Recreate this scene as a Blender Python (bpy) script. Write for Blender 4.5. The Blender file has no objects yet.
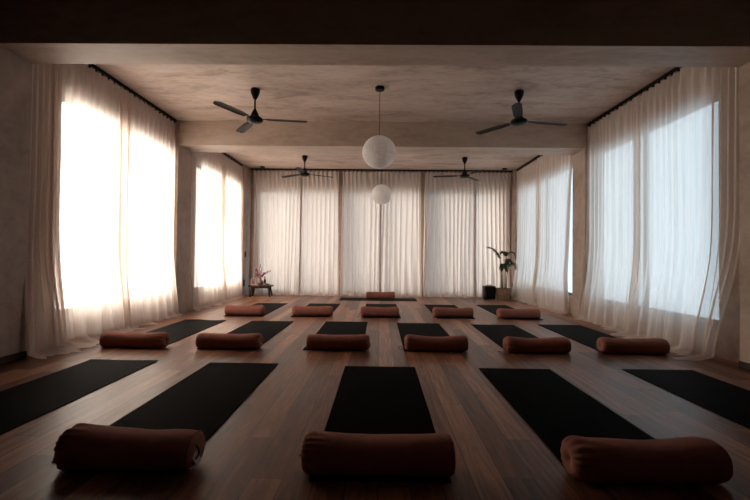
import bpy, bmesh, math, random
from mathutils import Vector, Matrix, noise

C = bpy.context.scene.collection
PI = math.pi
rnd = random.Random(7)

# ------------------------------------------------------------------ helpers
def tag(o, label=None, cat=None, group=None, kind=None):
    if label: o['label'] = label
    if cat: o['category'] = cat
    if group: o['group'] = group
    if kind: o['kind'] = kind
    return o

def empty(name, loc, rz=0.0, **kw):
    o = bpy.data.objects.new(name, None)
    C.objects.link(o)
    o.location = loc
    o.rotation_euler = (0, 0, rz)
    o.empty_display_size = 0.1
    return tag(o, **kw)

def obj(name, bm, mat, parent=None, smooth=False, **kw):
    me = bpy.data.meshes.new(name)
    bmesh.ops.recalc_face_normals(bm, faces=bm.faces[:])
    bm.to_mesh(me)
    bm.free()
    me.materials.append(mat)
    if smooth:
        for p in me.polygons: p.use_smooth = True
    o = bpy.data.objects.new(name, me)
    C.objects.link(o)
    if parent: o.parent = parent
    return tag(o, **kw)

def add_box(bm, x0, x1, y0, y1, z0, z1, bevel=0.0, mat=None):
    vs = [bm.verts.new(p) for p in ((x0,y0,z0),(x1,y0,z0),(x1,y1,z0),(x0,y1,z0),
                                    (x0,y0,z1),(x1,y0,z1),(x1,y1,z1),(x0,y1,z1))]
    if mat is not None:
        for v in vs: v.co = mat @ v.co
    fs = [bm.faces.new([vs[i] for i in f]) for f in
          ((0,3,2,1),(4,5,6,7),(0,1,5,4),(1,2,6,5),(2,3,7,6),(3,0,4,7))]
    if bevel:
        es = list({e for f in fs for e in f.edges})
        bmesh.ops.bevel(bm, geom=es, offset=bevel, segments=2, affect='EDGES', profile=0.6)
    return bm

def box(*a, **k):
    return add_box(bmesh.new(), *a, **k)

def add_lathe(bm, prof, n=32, cx=0, cy=0, caps=True):
    rings = []
    for r, z in prof:
        if r < 1e-5:
            rings.append([bm.verts.new((cx, cy, z))])
        else:
            rings.append([bm.verts.new((cx + r*math.cos(2*PI*k/n), cy + r*math.sin(2*PI*k/n), z)) for k in range(n)])
    for a, b in zip(rings, rings[1:]):
        for k in range(n):
            k2 = (k+1) % n
            if len(a) == 1 and len(b) == 1: continue
            if len(a) == 1: bm.faces.new((a[0], b[k], b[k2]))
            elif len(b) == 1: bm.faces.new((a[k], b[0], a[k2]))
            else: bm.faces.new((a[k], b[k], b[k2], a[k2]))
    if caps:
        for r in (rings[0], rings[-1]):
            if len(r) > 2: bm.faces.new(r)
    return bm

def add_tube(bm, pts, rad, n=8):
    pts = [Vector(p) for p in pts]
    rads = rad if isinstance(rad, (list, tuple)) else [rad]*len(pts)
    prev = None
    rings = []
    for i, p in enumerate(pts):
        d = (pts[min(i+1, len(pts)-1)] - pts[max(i-1, 0)])
        if d.length < 1e-9: d = Vector((0, 0, 1))
        d.normalize()
        if prev is None:
            a = d.orthogonal().normalized()
        else:
            a = (prev - d*prev.dot(d))
            a = a.normalized() if a.length > 1e-6 else d.orthogonal().normalized()
        prev = a
        b = d.cross(a)
        rings.append([bm.verts.new(p + (a*math.cos(2*PI*k/n) + b*math.sin(2*PI*k/n))*rads[i]) for k in range(n)])
    for a, b in zip(rings, rings[1:]):
        for k in range(n):
            bm.faces.new((a[k], a[(k+1) % n], b[(k+1) % n], b[k]))
    bm.faces.new(rings[0]); bm.faces.new(rings[-1][::-1])
    return bm

def smoothstep(a, b, x):
    t = max(0.0, min(1.0, (x-a)/(b-a)))
    return t*t*(3-2*t)

def catmull(pts, m=8):
    pts = [Vector(p) for p in pts]
    P = [pts[0]*2-pts[1]] + pts + [pts[-1]*2-pts[-2]]
    out = []
    for i in range(1, len(P)-2):
        for k in range(m):
            t = k/m
            a, b, c, d = P[i-1], P[i], P[i+1], P[i+2]
            out.append(0.5*((2*b)+(c-a)*t+(2*a-5*b+4*c-d)*t*t+(3*b-3*c+d-a)*t*t*t))
    out.append(pts[-1])
    return out

# ------------------------------------------------------------------ materials
def new_mat(name):
    m = bpy.data.materials.new(name)
    m.use_nodes = True
    nt = m.node_tree
    nt.nodes.clear()
    out = nt.nodes.new('ShaderNodeOutputMaterial')
    return m, nt, out

def N(nt, t, **kw):
    n = nt.nodes.new(t)
    for k, v in kw.items():
        if k.startswith('i_'): n.inputs[k[2:].replace('_', ' ')].default_value = v
        else: setattr(n, k, v)
    return n

def rgba(c): return (c[0], c[1], c[2], 1.0)

def ramp(nt, stops):
    r = nt.nodes.new('ShaderNodeValToRGB')
    e = r.color_ramp.elements
    while len(e) < len(stops): e.new(0.5)
    for el, (p, c) in zip(e, stops):
        el.position = p; el.color = rgba(c)
    return r

def simple(name, color, rough=0.5, spec=0.5, metal=0.0, var=0.12, scale=30.0, bump=0.0, bscale=None, sheen=0.0, stretch=(1,1,1)):
    m, nt, out = new_mat(name)
    L = nt.links.new
    b = N(nt, 'ShaderNodeBsdfPrincipled')
    b.inputs['Roughness'].default_value = rough
    b.inputs['Specular IOR Level'].default_value = spec
    b.inputs['Metallic'].default_value = metal
    if sheen:
        b.inputs['Sheen Weight'].default_value = sheen
        b.inputs['Sheen Roughness'].default_value = 0.5
        b.inputs['Sheen Tint'].default_value = rgba([min(1, c*2.5) for c in color])
    tc = N(nt, 'ShaderNodeTexCoord')
    mp = N(nt, 'ShaderNodeMapping'); mp.inputs['Scale'].default_value = stretch
    L(tc.outputs['Object'], mp.inputs['Vector'])
    nz = N(nt, 'ShaderNodeTexNoise'); nz.inputs['Scale'].default_value = scale; nz.inputs['Detail'].default_value = 5
    L(mp.outputs['Vector'], nz.inputs['Vector'])
    r = ramp(nt, [(0.3, [c*(1-var) for c in color]), (0.7, [c*(1+var) for c in color])])
    L(nz.outputs['Fac'], r.inputs['Fac'])
    L(r.outputs['Color'], b.inputs['Base Color'])
    if bump:
        nb = N(nt, 'ShaderNodeTexNoise'); nb.inputs['Scale'].default_value = bscale or scale*4; nb.inputs['Detail'].default_value = 3
        L(mp.outputs['Vector'], nb.inputs['Vector'])
        bp = N(nt, 'ShaderNodeBump'); bp.inputs['Strength'].default_value = bump; bp.inputs['Distance'].default_value = 0.004
        L(nb.outputs['Fac'], bp.inputs['Height'])
        L(bp.outputs['Normal'], b.inputs['Normal'])
    L(b.outputs['BSDF'], out.inputs['Surface'])
    return m

def plaster(name, base, dark, light, stretch=(1,1,1), scale=1.6, rough=0.6, bump=0.25, spec=0.35):
    m, nt, out = new_mat(name)
    L = nt.links.new
    b = N(nt, 'ShaderNodeBsdfPrincipled')
    b.inputs['Roughness'].default_value = rough
    b.inputs['Specular IOR Level'].default_value = spec
    tc = N(nt, 'ShaderNodeTexCoord')
    mp = N(nt, 'ShaderNodeMapping'); mp.inputs['Scale'].default_value = stretch
    L(tc.outputs['Object'], mp.inputs['Vector'])
    n1 = N(nt, 'ShaderNodeTexNoise'); n1.inputs['Scale'].default_value = scale; n1.inputs['Detail'].default_value = 8
    n1.inputs['Roughness'].default_value = 0.62; n1.inputs['Distortion'].default_value = 0.8
    n2 = N(nt, 'ShaderNodeTexNoise'); n2.inputs['Scale'].default_value = scale*5; n2.inputs['Detail'].default_value = 6
    n2.inputs['Distortion'].default_value = 1.2
    L(mp.outputs['Vector'], n1.inputs['Vector']); L(mp.outputs['Vector'], n2.inputs['Vector'])
    mx = N(nt, 'ShaderNodeMath', operation='MULTIPLY_ADD'); mx.inputs[1].default_value = 0.35
    L(n2.outputs['Fac'], mx.inputs[0])
    m2 = N(nt, 'ShaderNodeMath', operation='MULTIPLY'); m2.inputs[1].default_value = 0.65
    L(n1.outputs['Fac'], m2.inputs[0]); L(m2.outputs[0], mx.inputs[2])
    r = ramp(nt, [(0.36, dark), (0.5, base), (0.64, light)])
    L(mx.outputs[0], r.inputs['Fac'])
    L(r.outputs['Color'], b.inputs['Base Color'])
    bp = N(nt, 'ShaderNodeBump'); bp.inputs['Strength'].default_value = bump; bp.inputs['Distance'].default_value = 0.01
    L(mx.outputs[0], bp.inputs['Height']); L(bp.outputs['Normal'], b.inputs['Normal'])
    L(b.outputs['BSDF'], out.inputs['Surface'])
    return m

def floor_material():
    m, nt, out = new_mat('floor_boards')
    L = nt.links.new
    def math_(op, a, b=None):
        n = N(nt, 'ShaderNodeMath', operation=op)
        for i, v in enumerate((a, b)):
            if v is None: continue
            if isinstance(v, (int, float)): n.inputs[i].default_value = v
            else: L(v, n.inputs[i])
        return n.outputs[0]
    bs = N(nt, 'ShaderNodeBsdfPrincipled')
    tc = N(nt, 'ShaderNodeTexCoord')
    sp = N(nt, 'ShaderNodeSeparateXYZ'); L(tc.outputs['Object'], sp.inputs[0])
    xs = math_('DIVIDE', sp.outputs['X'], 0.138)
    row = math_('FLOOR', xs)
    wn = N(nt, 'ShaderNodeTexWhiteNoise', noise_dimensions='1D'); L(row, wn.inputs['W'])
    ysh = math_('ADD', math_('DIVIDE', sp.outputs['Y'], 1.9), math_('MULTIPLY', wn.outputs['Value'], 7.0))
    idx = math_('FLOOR', ysh)
    cb = N(nt, 'ShaderNodeCombineXYZ'); L(row, cb.inputs[0]); L(idx, cb.inputs[1])
    wn2 = N(nt, 'ShaderNodeTexWhiteNoise', noise_dimensions='3D'); L(cb.outputs[0], wn2.inputs['Vector'])
    # grain, stretched along the board and shifted from board to board
    gx = math_('ADD', math_('MULTIPLY', sp.outputs['X'], 16.0), math_('MULTIPLY', wn2.outputs['Value'], 40.0))
    gy = math_('MULTIPLY', sp.outputs['Y'], 1.3)
    gv = N(nt, 'ShaderNodeCombineXYZ'); L(gx, gv.inputs[0]); L(gy, gv.inputs[1]); L(math_('MULTIPLY', idx, 3.7), gv.inputs[2])
    g = N(nt, 'ShaderNodeTexNoise'); g.inputs['Scale'].default_value = 1.0; g.inputs['Detail'].default_value = 7
    g.inputs['Roughness'].default_value = 0.65; g.inputs['Distortion'].default_value = 1.6
    L(gv.outputs[0], g.inputs['Vector'])
    t = math_('ADD', math_('MULTIPLY', wn2.outputs['Value'], 0.29), math_('MULTIPLY', g.outputs['Fac'], 0.80))
    r = ramp(nt, FLOOR_STOPS)
    L(t, r.inputs['Fac'])
    # seams
    fx = math_('FRACT', xs); ex = math_('MINIMUM', fx, math_('SUBTRACT', 1.0, fx))
    fy = math_('FRACT', ysh); ey = math_('MINIMUM', fy, math_('SUBTRACT', 1.0, fy))
    sx = math_('LESS_THAN', ex, 0.014); sy = math_('LESS_THAN', ey, 0.0010)
    seam = math_('MAXIMUM', sx, sy)
    mixc = N(nt, 'ShaderNodeMix', data_type='RGBA')
    L(seam, mixc.inputs[0]); L(r.outputs['Color'], mixc.inputs[6]); mixc.inputs[7].default_value = (0.022, 0.012, 0.008, 1)
    L(mixc.outputs[2], bs.inputs['Base Color'])
    rr = N(nt, 'ShaderNodeMapRange'); rr.inputs['To Min'].default_value = 0.30; rr.inputs['To Max'].default_value = 0.46
    L(g.outputs['Fac'], rr.inputs['Value']); L(rr.outputs[0], bs.inputs['Roughness'])
    bs.inputs['Specular IOR Level'].default_value = 0.22
    h = math_('SUBTRACT', math_('MULTIPLY', g.outputs['Fac'], 0.25), seam)
    bp = N(nt, 'ShaderNodeBump'); bp.inputs['Strength'].default_value = 0.25; bp.inputs['Distance'].default_value = 0.004
    L(h, bp.inputs['Height']); L(bp.outputs['Normal'], bs.inputs['Normal'])
    L(bs.outputs['BSDF'], out.inputs['Surface'])
    return m

def cloth_material(name, diff, trans, transp=0.05, mixv=0.5):
    m, nt, out = new_mat(name)
    L = nt.links.new
    tc = N(nt, 'ShaderNodeTexCoord')
    mp = N(nt, 'ShaderNodeMapping'); mp.inputs['Scale'].default_value = (55, 55, 1.2)
    L(tc.outputs['Object'], mp.inputs['Vector'])
    nz = N(nt, 'ShaderNodeTexNoise'); nz.inputs['Scale'].default_value = 1.0; nz.inputs['Detail'].default_value = 4
    L(mp.outputs['Vector'], nz.inputs['Vector'])
    ra = ramp(nt, [(0.3, [c*0.93 for c in diff]), (0.7, [min(1, c*1.05) for c in diff])])
    rb = ramp(nt, [(0.3, [c*0.9 for c in trans]), (0.7, [min(1, c*1.06) for c in trans])])
    L(nz.outputs['Fac'], ra.inputs['Fac']); L(nz.outputs['Fac'], rb.inputs['Fac'])
    d = N(nt, 'ShaderNodeBsdfDiffuse'); t = N(nt, 'ShaderNodeBsdfTranslucent'); tr = N(nt, 'ShaderNodeBsdfTransparent')
    L(ra.outputs['Color'], d.inputs['Color']); L(rb.outputs['Color'], t.inputs['Color'])
    tr.inputs['Color'].default_value = (1, 0.97, 0.94, 1)
    wv = N(nt, 'ShaderNodeTexNoise'); wv.inputs['Scale'].default_value = 420; wv.inputs['Detail'].default_value = 1
    L(tc.outputs['Object'], wv.inputs['Vector'])
    bp = N(nt, 'ShaderNodeBump'); bp.inputs['Strength'].default_value = 0.12; bp.inputs['Distance'].default_value = 0.002
    L(wv.outputs['Fac'], bp.inputs['Height'])
    L(bp.outputs['Normal'], d.inputs['Normal'])
    m1 = N(nt, 'ShaderNodeMixShader'); m1.inputs[0].default_value = mixv
    L(d.outputs[0], m1.inputs[1]); L(t.outputs[0], m1.inputs[2])
    m2 = N(nt, 'ShaderNodeMixShader'); m2.inputs[0].default_value = transp
    L(m1.outputs[0], m2.inputs[1]); L(tr.outputs[0], m2.inputs[2])
    L(m2.outputs[0], out.inputs['Surface'])
    return m

def glass_material():
    m, nt, out = new_mat('window_glass')
    L = nt.links.new
    lw = N(nt, 'ShaderNodeLayerWeight'); lw.inputs['Blend'].default_value = 0.5
    pw = N(nt, 'ShaderNodeMath', operation='POWER'); pw.inputs[1].default_value = 5.0
    L(lw.outputs['Facing'], pw.inputs[0])
    f = N(nt, 'ShaderNodeMath', operation='MULTIPLY_ADD'); f.inputs[1].default_value = 0.6; f.inputs[2].default_value = 0.03
    L(pw.outputs[0], f.inputs[0])
    tr = N(nt, 'ShaderNodeBsdfTransparent'); tr.inputs['Color'].default_value = (0.96, 0.98, 0.98, 1)
    gl = N(nt, 'ShaderNodeBsdfGlossy'); gl.inputs['Roughness'].default_value = 0.02
    mx = N(nt, 'ShaderNodeMixShader')
    L(f.outputs[0], mx.inputs[0]); L(tr.outputs[0], mx.inputs[1]); L(gl.outputs[0], mx.inputs[2])
    L(mx.outputs[0], out.inputs['Surface'])
    return m

def mat_material():
    m, nt, out = new_mat('black_rubber_mat')
    L = nt.links.new
    tc = N(nt, 'ShaderNodeTexCoord')
    nz = N(nt, 'ShaderNodeTexNoise'); nz.inputs['Scale'].default_value = 420; nz.inputs['Detail'].default_value = 2
    L(tc.outputs['Object'], nz.inputs['Vector'])
    r = ramp(nt, [(0.3, (0.0016, 0.0016, 0.0017)), (0.7, (0.0032, 0.0031, 0.0032))]); L(nz.outputs['Fac'], r.inputs['Fac'])
    bp = N(nt, 'ShaderNodeBump'); bp.inputs['Strength'].default_value = 0.4; bp.inputs['Distance'].default_value = 0.002
    L(nz.outputs['Fac'], bp.inputs['Height'])
    d = N(nt, 'ShaderNodeBsdfDiffuse'); L(r.outputs['Color'], d.inputs['Color']); L(bp.outputs['Normal'], d.inputs['Normal'])
    g = N(nt, 'ShaderNodeBsdfGlossy'); g.inputs['Roughness'].default_value = 0.5; L(bp.outputs['Normal'], g.inputs['Normal'])
    lw = N(nt, 'ShaderNodeLayerWeight'); lw.inputs['Blend'].default_value = 0.5
    pw = N(nt, 'ShaderNodeMath', operation='POWER'); pw.inputs[1].default_value = 6.0; L(lw.outputs['Facing'], pw.inputs[0])
    f = N(nt, 'ShaderNodeMath', operation='MULTIPLY_ADD'); f.inputs[1].default_value = 0.08; f.inputs[2].default_value = 0.001
    L(pw.outputs[0], f.inputs[0])
    mx = N(nt, 'ShaderNodeMixShader'); L(f.outputs[0], mx.inputs[0]); L(d.outputs[0], mx.inputs[1]); L(g.outputs[0], mx.inputs[2])
    L(mx.outputs[0], out.inputs['Surface'])
    return m

FLOOR_STOPS = [(0.30, (0.045, 0.016, 0.009)), (0.47, (0.140, 0.054, 0.028)), (0.60, (0.245, 0.100, 0.053)), (0.78, (0.43, 0.205, 0.115))]
M = {}
M['floor'] = floor_material()
M['wall'] = plaster('wall_plaster', (0.40, 0.305, 0.25), (0.30, 0.225, 0.18), (0.46, 0.36, 0.30), (1, 1, 1), 1.5)
M['ceiling'] = plaster('ceiling_plaster', (0.48, 0.37, 0.31), (0.29, 0.215, 0.175), (0.57, 0.455, 0.385), (0.55, 1.6, 1), 1.7, 0.5)
M['beam'] = plaster('beam_plaster', (0.45, 0.345, 0.275), (0.36, 0.27, 0.21), (0.50, 0.395, 0.32), (0.5, 1.5, 1.5), 1.8, 0.55)
M['skirting'] = simple('dark_skirting_wood', (0.045, 0.026, 0.019), 0.5, 0.15, stretch=(20, 1, 20), scale=2)
M['front_dim'] = simple('front_dimming_tone', (0.28, 0.245, 0.225), 0.7, 0.2, stretch=(8, 8, 1), scale=2)  # invented darker finish for the unseen front walls and ceiling, dims bounced light
M['frame'] = simple('dark_window_metal', (0.10, 0.085, 0.075), 0.5, var=0.05)
M['glass'] = glass_material()
M['linen'] = cloth_material('sheer_linen', (0.84, 0.75, 0.69), (0.86, 0.76, 0.69), 0.19, 0.42)
M['linen_back'] = cloth_material('dimmed_linen', (0.80, 0.69, 0.62), (0.50, 0.45, 0.42), 0.11, 0.44)  # the curtain linen with translucency lowered, to dim the backlit glow at the back
M['black'] = simple('black_painted_metal', (0.005, 0.0045, 0.0045), 0.45, 0.12, var=0.1)
M['blade'] = simple('fan_blade_paint', (0.016, 0.012, 0.010), 0.6, 0.12, var=0.1)
M['plastic'] = simple('black_plastic', (0.005, 0.005, 0.0055), 0.5, 0.12, bump=0.1, scale=200)
M['mat'] = mat_material()
M['bolster'] = simple('rust_cotton', (0.275, 0.108, 0.079), 0.9, 0.1, var=0.10, scale=14, bump=0.25, bscale=160, sheen=0.08)
M['cord'] = simple('dark_cotton_cord', (0.05, 0.022, 0.016), 0.9, 0.2)
M['tag'] = simple('pale_woven_tag', (0.50, 0.42, 0.37), 0.8, 0.2)
M['paper'] = cloth_material('rice_paper', (0.93, 0.91, 0.90), (0.93, 0.91, 0.90), 0.0, 0.5)
M['stool'] = simple('dark_stool_wood', (0.036, 0.018, 0.012), 0.5, stretch=(2, 14, 14), scale=3, var=0.35)
M['basket'] = simple('woven_basket', (0.27, 0.18, 0.12), 0.8, 0.2, var=0.45, scale=34, bump=0.6, bscale=90)
M['soil'] = simple('dark_soil', (0.03, 0.02, 0.015), 0.95, bump=0.6)
M['leaf'] = simple('palm_leaf', (0.030, 0.045, 0.016), 0.5, 0.2, var=0.3)
M['cane'] = simple('palm_cane', (0.075, 0.060, 0.030), 0.6, var=0.3, stretch=(1, 1, 6))
M['twig'] = simple('brown_twig', (0.09, 0.045, 0.03), 0.8)
M['red'] = simple('red_blossom', (0.30, 0.012, 0.012), 0.7, var=0.3)
M['vase'] = simple('brown_stoneware', (0.16, 0.085, 0.055), 0.35, var=0.25)
M['bottle'] = simple('dark_bottle_glass', (0.018, 0.012, 0.010), 0.15, var=0.1)
M['pframe'] = simple('pale_picture_frame', (0.62, 0.52, 0.47), 0.5, var=0.04)
M['picture'] = simple('reddish_print', (0.24, 0.10, 0.085), 0.5, scale=25, var=0.4)
M['redbook'] = simple('red_book_cover', (0.30, 0.045, 0.040), 0.6)
M['pages'] = simple('book_pages', (0.62, 0.55, 0.47), 0.8)
M['woodlight'] = simple('light_wood_tray', (0.30, 0.19, 0.125), 0.5, stretch=(2, 12, 12), scale=4)

# ------------------------------------------------------------------ room shell
XW, XN, XO = 3.28, 3.42, 3.58          # pier face, niche face, outer face
YB0, YB1 = 3.42, 3.79                  # first beam
YC0, YC1 = 6.60, 7.06                  # second beam
YBACK, ZC, ZB = 10.34, 3.15, 2.75
YF = -4.5

def structure(name, bm, mat, parent=None):
    o = obj(name, bm, mat, parent)
    if parent is None: o['kind'] = 'structure'
    return o

structure('floor', box(-XO, XO, YF-0.2, YBACK+0.4, -0.12, 0.0), M['floor'])
structure('ceiling', box(-XO, XO, YB0, YBACK+0.4, ZC, ZC+0.2), M['ceiling'])
structure('ceiling', box(-XO, XO, YF-0.2, YB0, ZC, ZC+0.2), M['front_dim'])

SILL, HEAD = 0.315, 2.67
def side_wall(sgn, bays, name, ends):
    bm = bmesh.new()
    def b(xa, xb, *r):
        a, c = sorted((sgn*xa, sgn*xb))
        add_box(bm, a, c, *r)
    for (y0, y1) in ends:
        b(XW, XO, y0, y1, 0, ZC)
    for (y0, y1, w0, w1) in bays:
        b(XN, XO, y0, w0, 0, ZC)
        b(XN, XO, w1, y1, 0, ZC)
        b(XN, XO, w0, w1, 0, SILL)
        b(XN, XO, w0, w1, HEAD, ZC)
    structure(name, bm, M['wall'])

LB = [(3.79, 6.58, 4.27, 6.575), (7.05, 9.78, 7.55, 9.775)]
RB = [(3.79, 6.62, 4.17, 6.615), (7.05, 10.06, 7.09, 10.05)]
side_wall(-1, LB, 'wall_left', [(YB0, 3.79), (6.58, 7.05), (9.78, YBACK)])
side_wall(+1, RB, 'wall_right', [(YB0, 3.79), (6.62, 7.05), (10.06, YBACK)])
structure('wall_front_left', box(-XO, -XW, YF, YB0, 0, ZC), M['front_dim'])
structure('wall_front_right', box(XW, XO, YF, YB0, 0, ZC), M['front_dim'])
# back wall with three glazed openings
BW = [(-3.10, -1.04), (-0.93, 0.98), (1.18, 2.98)]
BSILL, BHEAD = 0.06, 2.62
bm = bmesh.new()
xs = [-XO] + [v for w in BW for v in w] + [XO]
for i in range(0, len(xs), 2):
    add_box(bm, xs[i], xs[i+1], YBACK, YBACK+0.2, 0, ZC)
for w0, w1 in BW:
    add_box(bm, w0, w1, YBACK, YBACK+0.2, 0, BSILL)
    add_box(bm, w0, w1, YBACK, YBACK+0.2, BHEAD, ZC)
structure('wall_back', bm, M['wall'])
structure('wall_front', box(-XO, XO, YF-0.2, YF, 0, ZC), M['front_dim'])
structure('trim_1', box(-XW, XW, YB0, YB1, ZB, ZC), M['beam'])
structure('trim_2', box(-XW, XW, YC0, YC1, ZB, ZC), M['beam'])
structure('baseboard_left', box(-XW, -XW+0.014, YF, 3.79, 0, 0.065, bevel=0.003), M['skirting'])
structure('baseboard_right', box(XW-0.014, XW, YF, 3.79, 0, 0.065, bevel=0.003), M['skirting'])

def window(n, sgn, w0, w1, z0, z1, along='y', mull=1):
    """frame set near the outer face; along = axis the window runs on"""
    fr = bmesh.new(); gl = bmesh.new()
    if along == 'y':
        a, c = sorted((sgn*(XN+0.02), sgn*(XN+0.07)))
        ga, gc = sorted((sgn*(XN+0.042), sgn*(XN+0.048)))
        B = lambda bm, p0, p1, q0, q1, g=False: add_box(bm, ga if g else a, gc if g else c, p0, p1, q0, q1)
    else:
        a, c = YBACK+0.02, YBACK+0.07
        ga, gc = YBACK+0.042, YBACK+0.048
        B = lambda bm, p0, p1, q0, q1, g=False: add_box(bm, p0, p1, ga if g else a, gc if g else c, q0, q1)
    t = 0.045
    B(fr, w0, w1, z0, z0+t); B(fr, w0, w1, z1-t, z1)
    B(fr, w0, w0+t, z0+t, z1-t); B(fr, w1-t, w1, z0+t, z1-t)
    o = structure('window_%d' % n, fr, M['frame'])
    edges = [w0+t]
    for k in range(mull):
        p = w0 + (w1-w0)*(k+1)/(mull+1)
        mb = bmesh.new(); B(mb, p-t/2, p+t/2, z0+t, z1-t)
        obj('mullion', mb, M['frame'], o)
        edges += [p-t/2, p+t/2]
    edges.append(w1-t)
    for k in range(0, len(edges), 2):
        g = bmesh.new(); B(g, edges[k], edges[k+1], z0+t, z1-t, True)
        obj('glass_pane', g, M['glass'], o)

window(1, -1, 4.27, 6.575, SILL, HEAD)
window(2, -1, 7.55, 9.775, SILL, HEAD)
window(3, +1, 4.17, 6.615, SILL, HEAD)
window(4, +1, 7.09, 10.05, SILL, HEAD)
for k, (w0, w1) in enumerate(BW):
    window(5+k, 1, w0, w1, BSILL, BHEAD, 'x')

# ------------------------------------------------------------------ curtain tracks
def track(axis, p0, p1, plane, label):
    z0, z1 = 3.118, ZC
    if axis == 'y': loc = (plane, (p0+p1)/2, z0)
    else: loc = ((p0+p1)/2, plane, z0)
    L_ = (p1-p0)/2
    t = empty('curtain_track', loc, 0 if axis == 'x' else PI/2, label=label, cat='curtain rail', group='black curtain tracks')
    bm = box(-L_, L_, -0.016, 0.016, 0, z1-z0, bevel=0.003)
    obj('rail', bm, M['black'], t)
    n = min(98, int((p1-p0)/0.105))
    g0 = None
    for k in range(n):
        x = -L_ + 0.05 + (2*L_-0.1)*k/(n-1)
        if g0 is None:
            g = bmesh.new()
            add_box(g, -0.006, 0.006, -0.006, 0.006, -0.012, 0.0)
            add_lathe(g, [(0.0, -0.030), (0.012, -0.027), (0.015, -0.020), (0.012, -0.013), (0.0, -0.010)], 8)
            g0 = obj('glider', g, M['black'], t)
            o = g0
        else:
            o = g0.copy(); C.objects.link(o); o.parent = t
        o.location = (x, 0, 0)

XT = 3.325
track('y', 3.80, 6.57, -XT, 'black ceiling track above the curtains of the near left window')
track('y', 7.06, 9.77, -XT, 'black ceiling track above the curtains of the far left window')
track('y', 3.80, 6.61, XT, 'black ceiling track above the curtains of the near right window')
track('y', 7.06, 10.05, XT, 'black ceiling track above the curtains of the far right window')
YT = 10.20
track('x', -3.26, 3.26, YT, 'long black ceiling track across the back wall')

# ------------------------------------------------------------------ curtains
def curtain(axis, p0, p1, plane, inward, label, group, seed, lam=0.125, amp=0.026, e0=None, e1=None,
            pool=0.06, flare=0.04, ztop=3.092, skirt=0.0, cloth='linen', edge=0.020):
    """pleated sheet from p0 to p1; e0/e1(t) shift the two side edges, t 0 at the top .. 1 at the floor"""
    r = random.Random(seed)
    W = p1-p0
    ns = max(24, int(W*150)); nt_ = 46
    ph = r.uniform(0, 6)
    bm = bmesh.new()
    grid = []
    for j in range(nt_+1):
        q = j/nt_
        # denser rows at the bottom where the cloth turns onto the floor
        t = 1-(1-q)**1.35
        row = []
        for i in range(ns+1):
            s = i/ns
            a = p0 + (e0(t) if e0 else 0); b = p1 + (e1(t) if e1 else 0)
            p = a + (b-a)*s
            sw = s*W
            wob = 1.1*noise.noise(Vector((sw*2.0, seed*3.1, t*0.5)))
            phase = 2*PI*(sw/lam + wob) + ph
            A = amp*(1-smoothstep(0.0, 0.10, t))*0.9 + amp*smoothstep(0.0, 0.10, t)*max(0.12, 0.55 + 0.75*noise.noise(Vector((sw*2.6, seed*1.7, 4.0 + t*0.8))))
            up = 1 - smoothstep(0.0, 0.10, t)
            w = math.sin(phase)
            w = w*(1-up) + up*(abs(math.cos(phase/2))*2-1.1)
            d = A*w + 0.35*A*math.sin(phase*2.0+1.3*t)*(1-up)
            ed = math.exp(-(min(sw, W-sw)/0.075)**2)
            d += ed*edge*math.sin(2*PI*sw/0.05+seed)*(1-up)
            big = smoothstep(0.35, 1.0, t)
            d += big*0.030*noise.noise(Vector((sw*4.0, seed*5.0, t*1.5))) * 1.6
            d += 0.034*smoothstep(0.62, 1.0, t)*math.sin(2*PI*sw/0.23 + seed*2.0 + 2.2*noise.noise(Vector((sw*1.7, seed, 1.0))))
            d += flare*smoothstep(0.55, 1.0, t)**1.5
            zt = ztop - 0.010*abs(math.sin(phase/2))
            nz = noise.noise(Vector((sw*5.0, seed*2.2, 9.0)))
            nz2 = noise.noise(Vector((sw*14.0, seed*2.2, 3.0)))
            foot = 0.035 + 0.02*nz
            drop = 1-pool/3.1
            if t < drop:
                z = zt + (foot-zt)*(t/drop)
            else:
                u = (t-drop)/(1-drop)
                z = foot + (0.006-foot)*smoothstep(0, 0.7, u) + 0.010*max(0, nz2)*(u > 0.5)
                d += (pool*1.3*u*(0.9+1.1*nz) + 0.012*nz2) + skirt*u
            z = max(z, 0.005)
            d = max(d, -0.055)
            if axis == 'y': co = (plane + inward*d, p, z)
            else: co = (p, plane + inward*d, z)
            row.append(bm.verts.new(co))
        grid.append(row)
    for j in range(nt_):
        for i in range(ns):
            bm.faces.new((grid[j][i], grid[j][i+1], grid[j+1][i+1], grid[j+1][i]))
    pts = [[v.co.copy() for v in row] for row in grid]
    o = obj('curtain', bm, M[cloth], None, smooth=True, label=label, cat='curtain', group=group)
    # turned-back side hems: the cloth lies double along both edges
    off = Vector((inward*0.003, 0, 0)) if axis == 'y' else Vector((0, inward*0.003, 0))
    k = max(3, int(0.034/(W/ns)))
    for cols in (range(0, k+1), range(ns-k, ns+1)):
        hb = bmesh.new()
        hg = [[hb.verts.new(row[i]+off) for i in cols] for row in pts[1:]]
        for a_, b_ in zip(hg, hg[1:]):
            for i in range(len(a_)-1):
                hb.faces.new((a_[i], a_[i+1], b_[i+1], b_[i]))
        obj('side_hem', hb, M[cloth], o, smooth=True)
    return o

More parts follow.
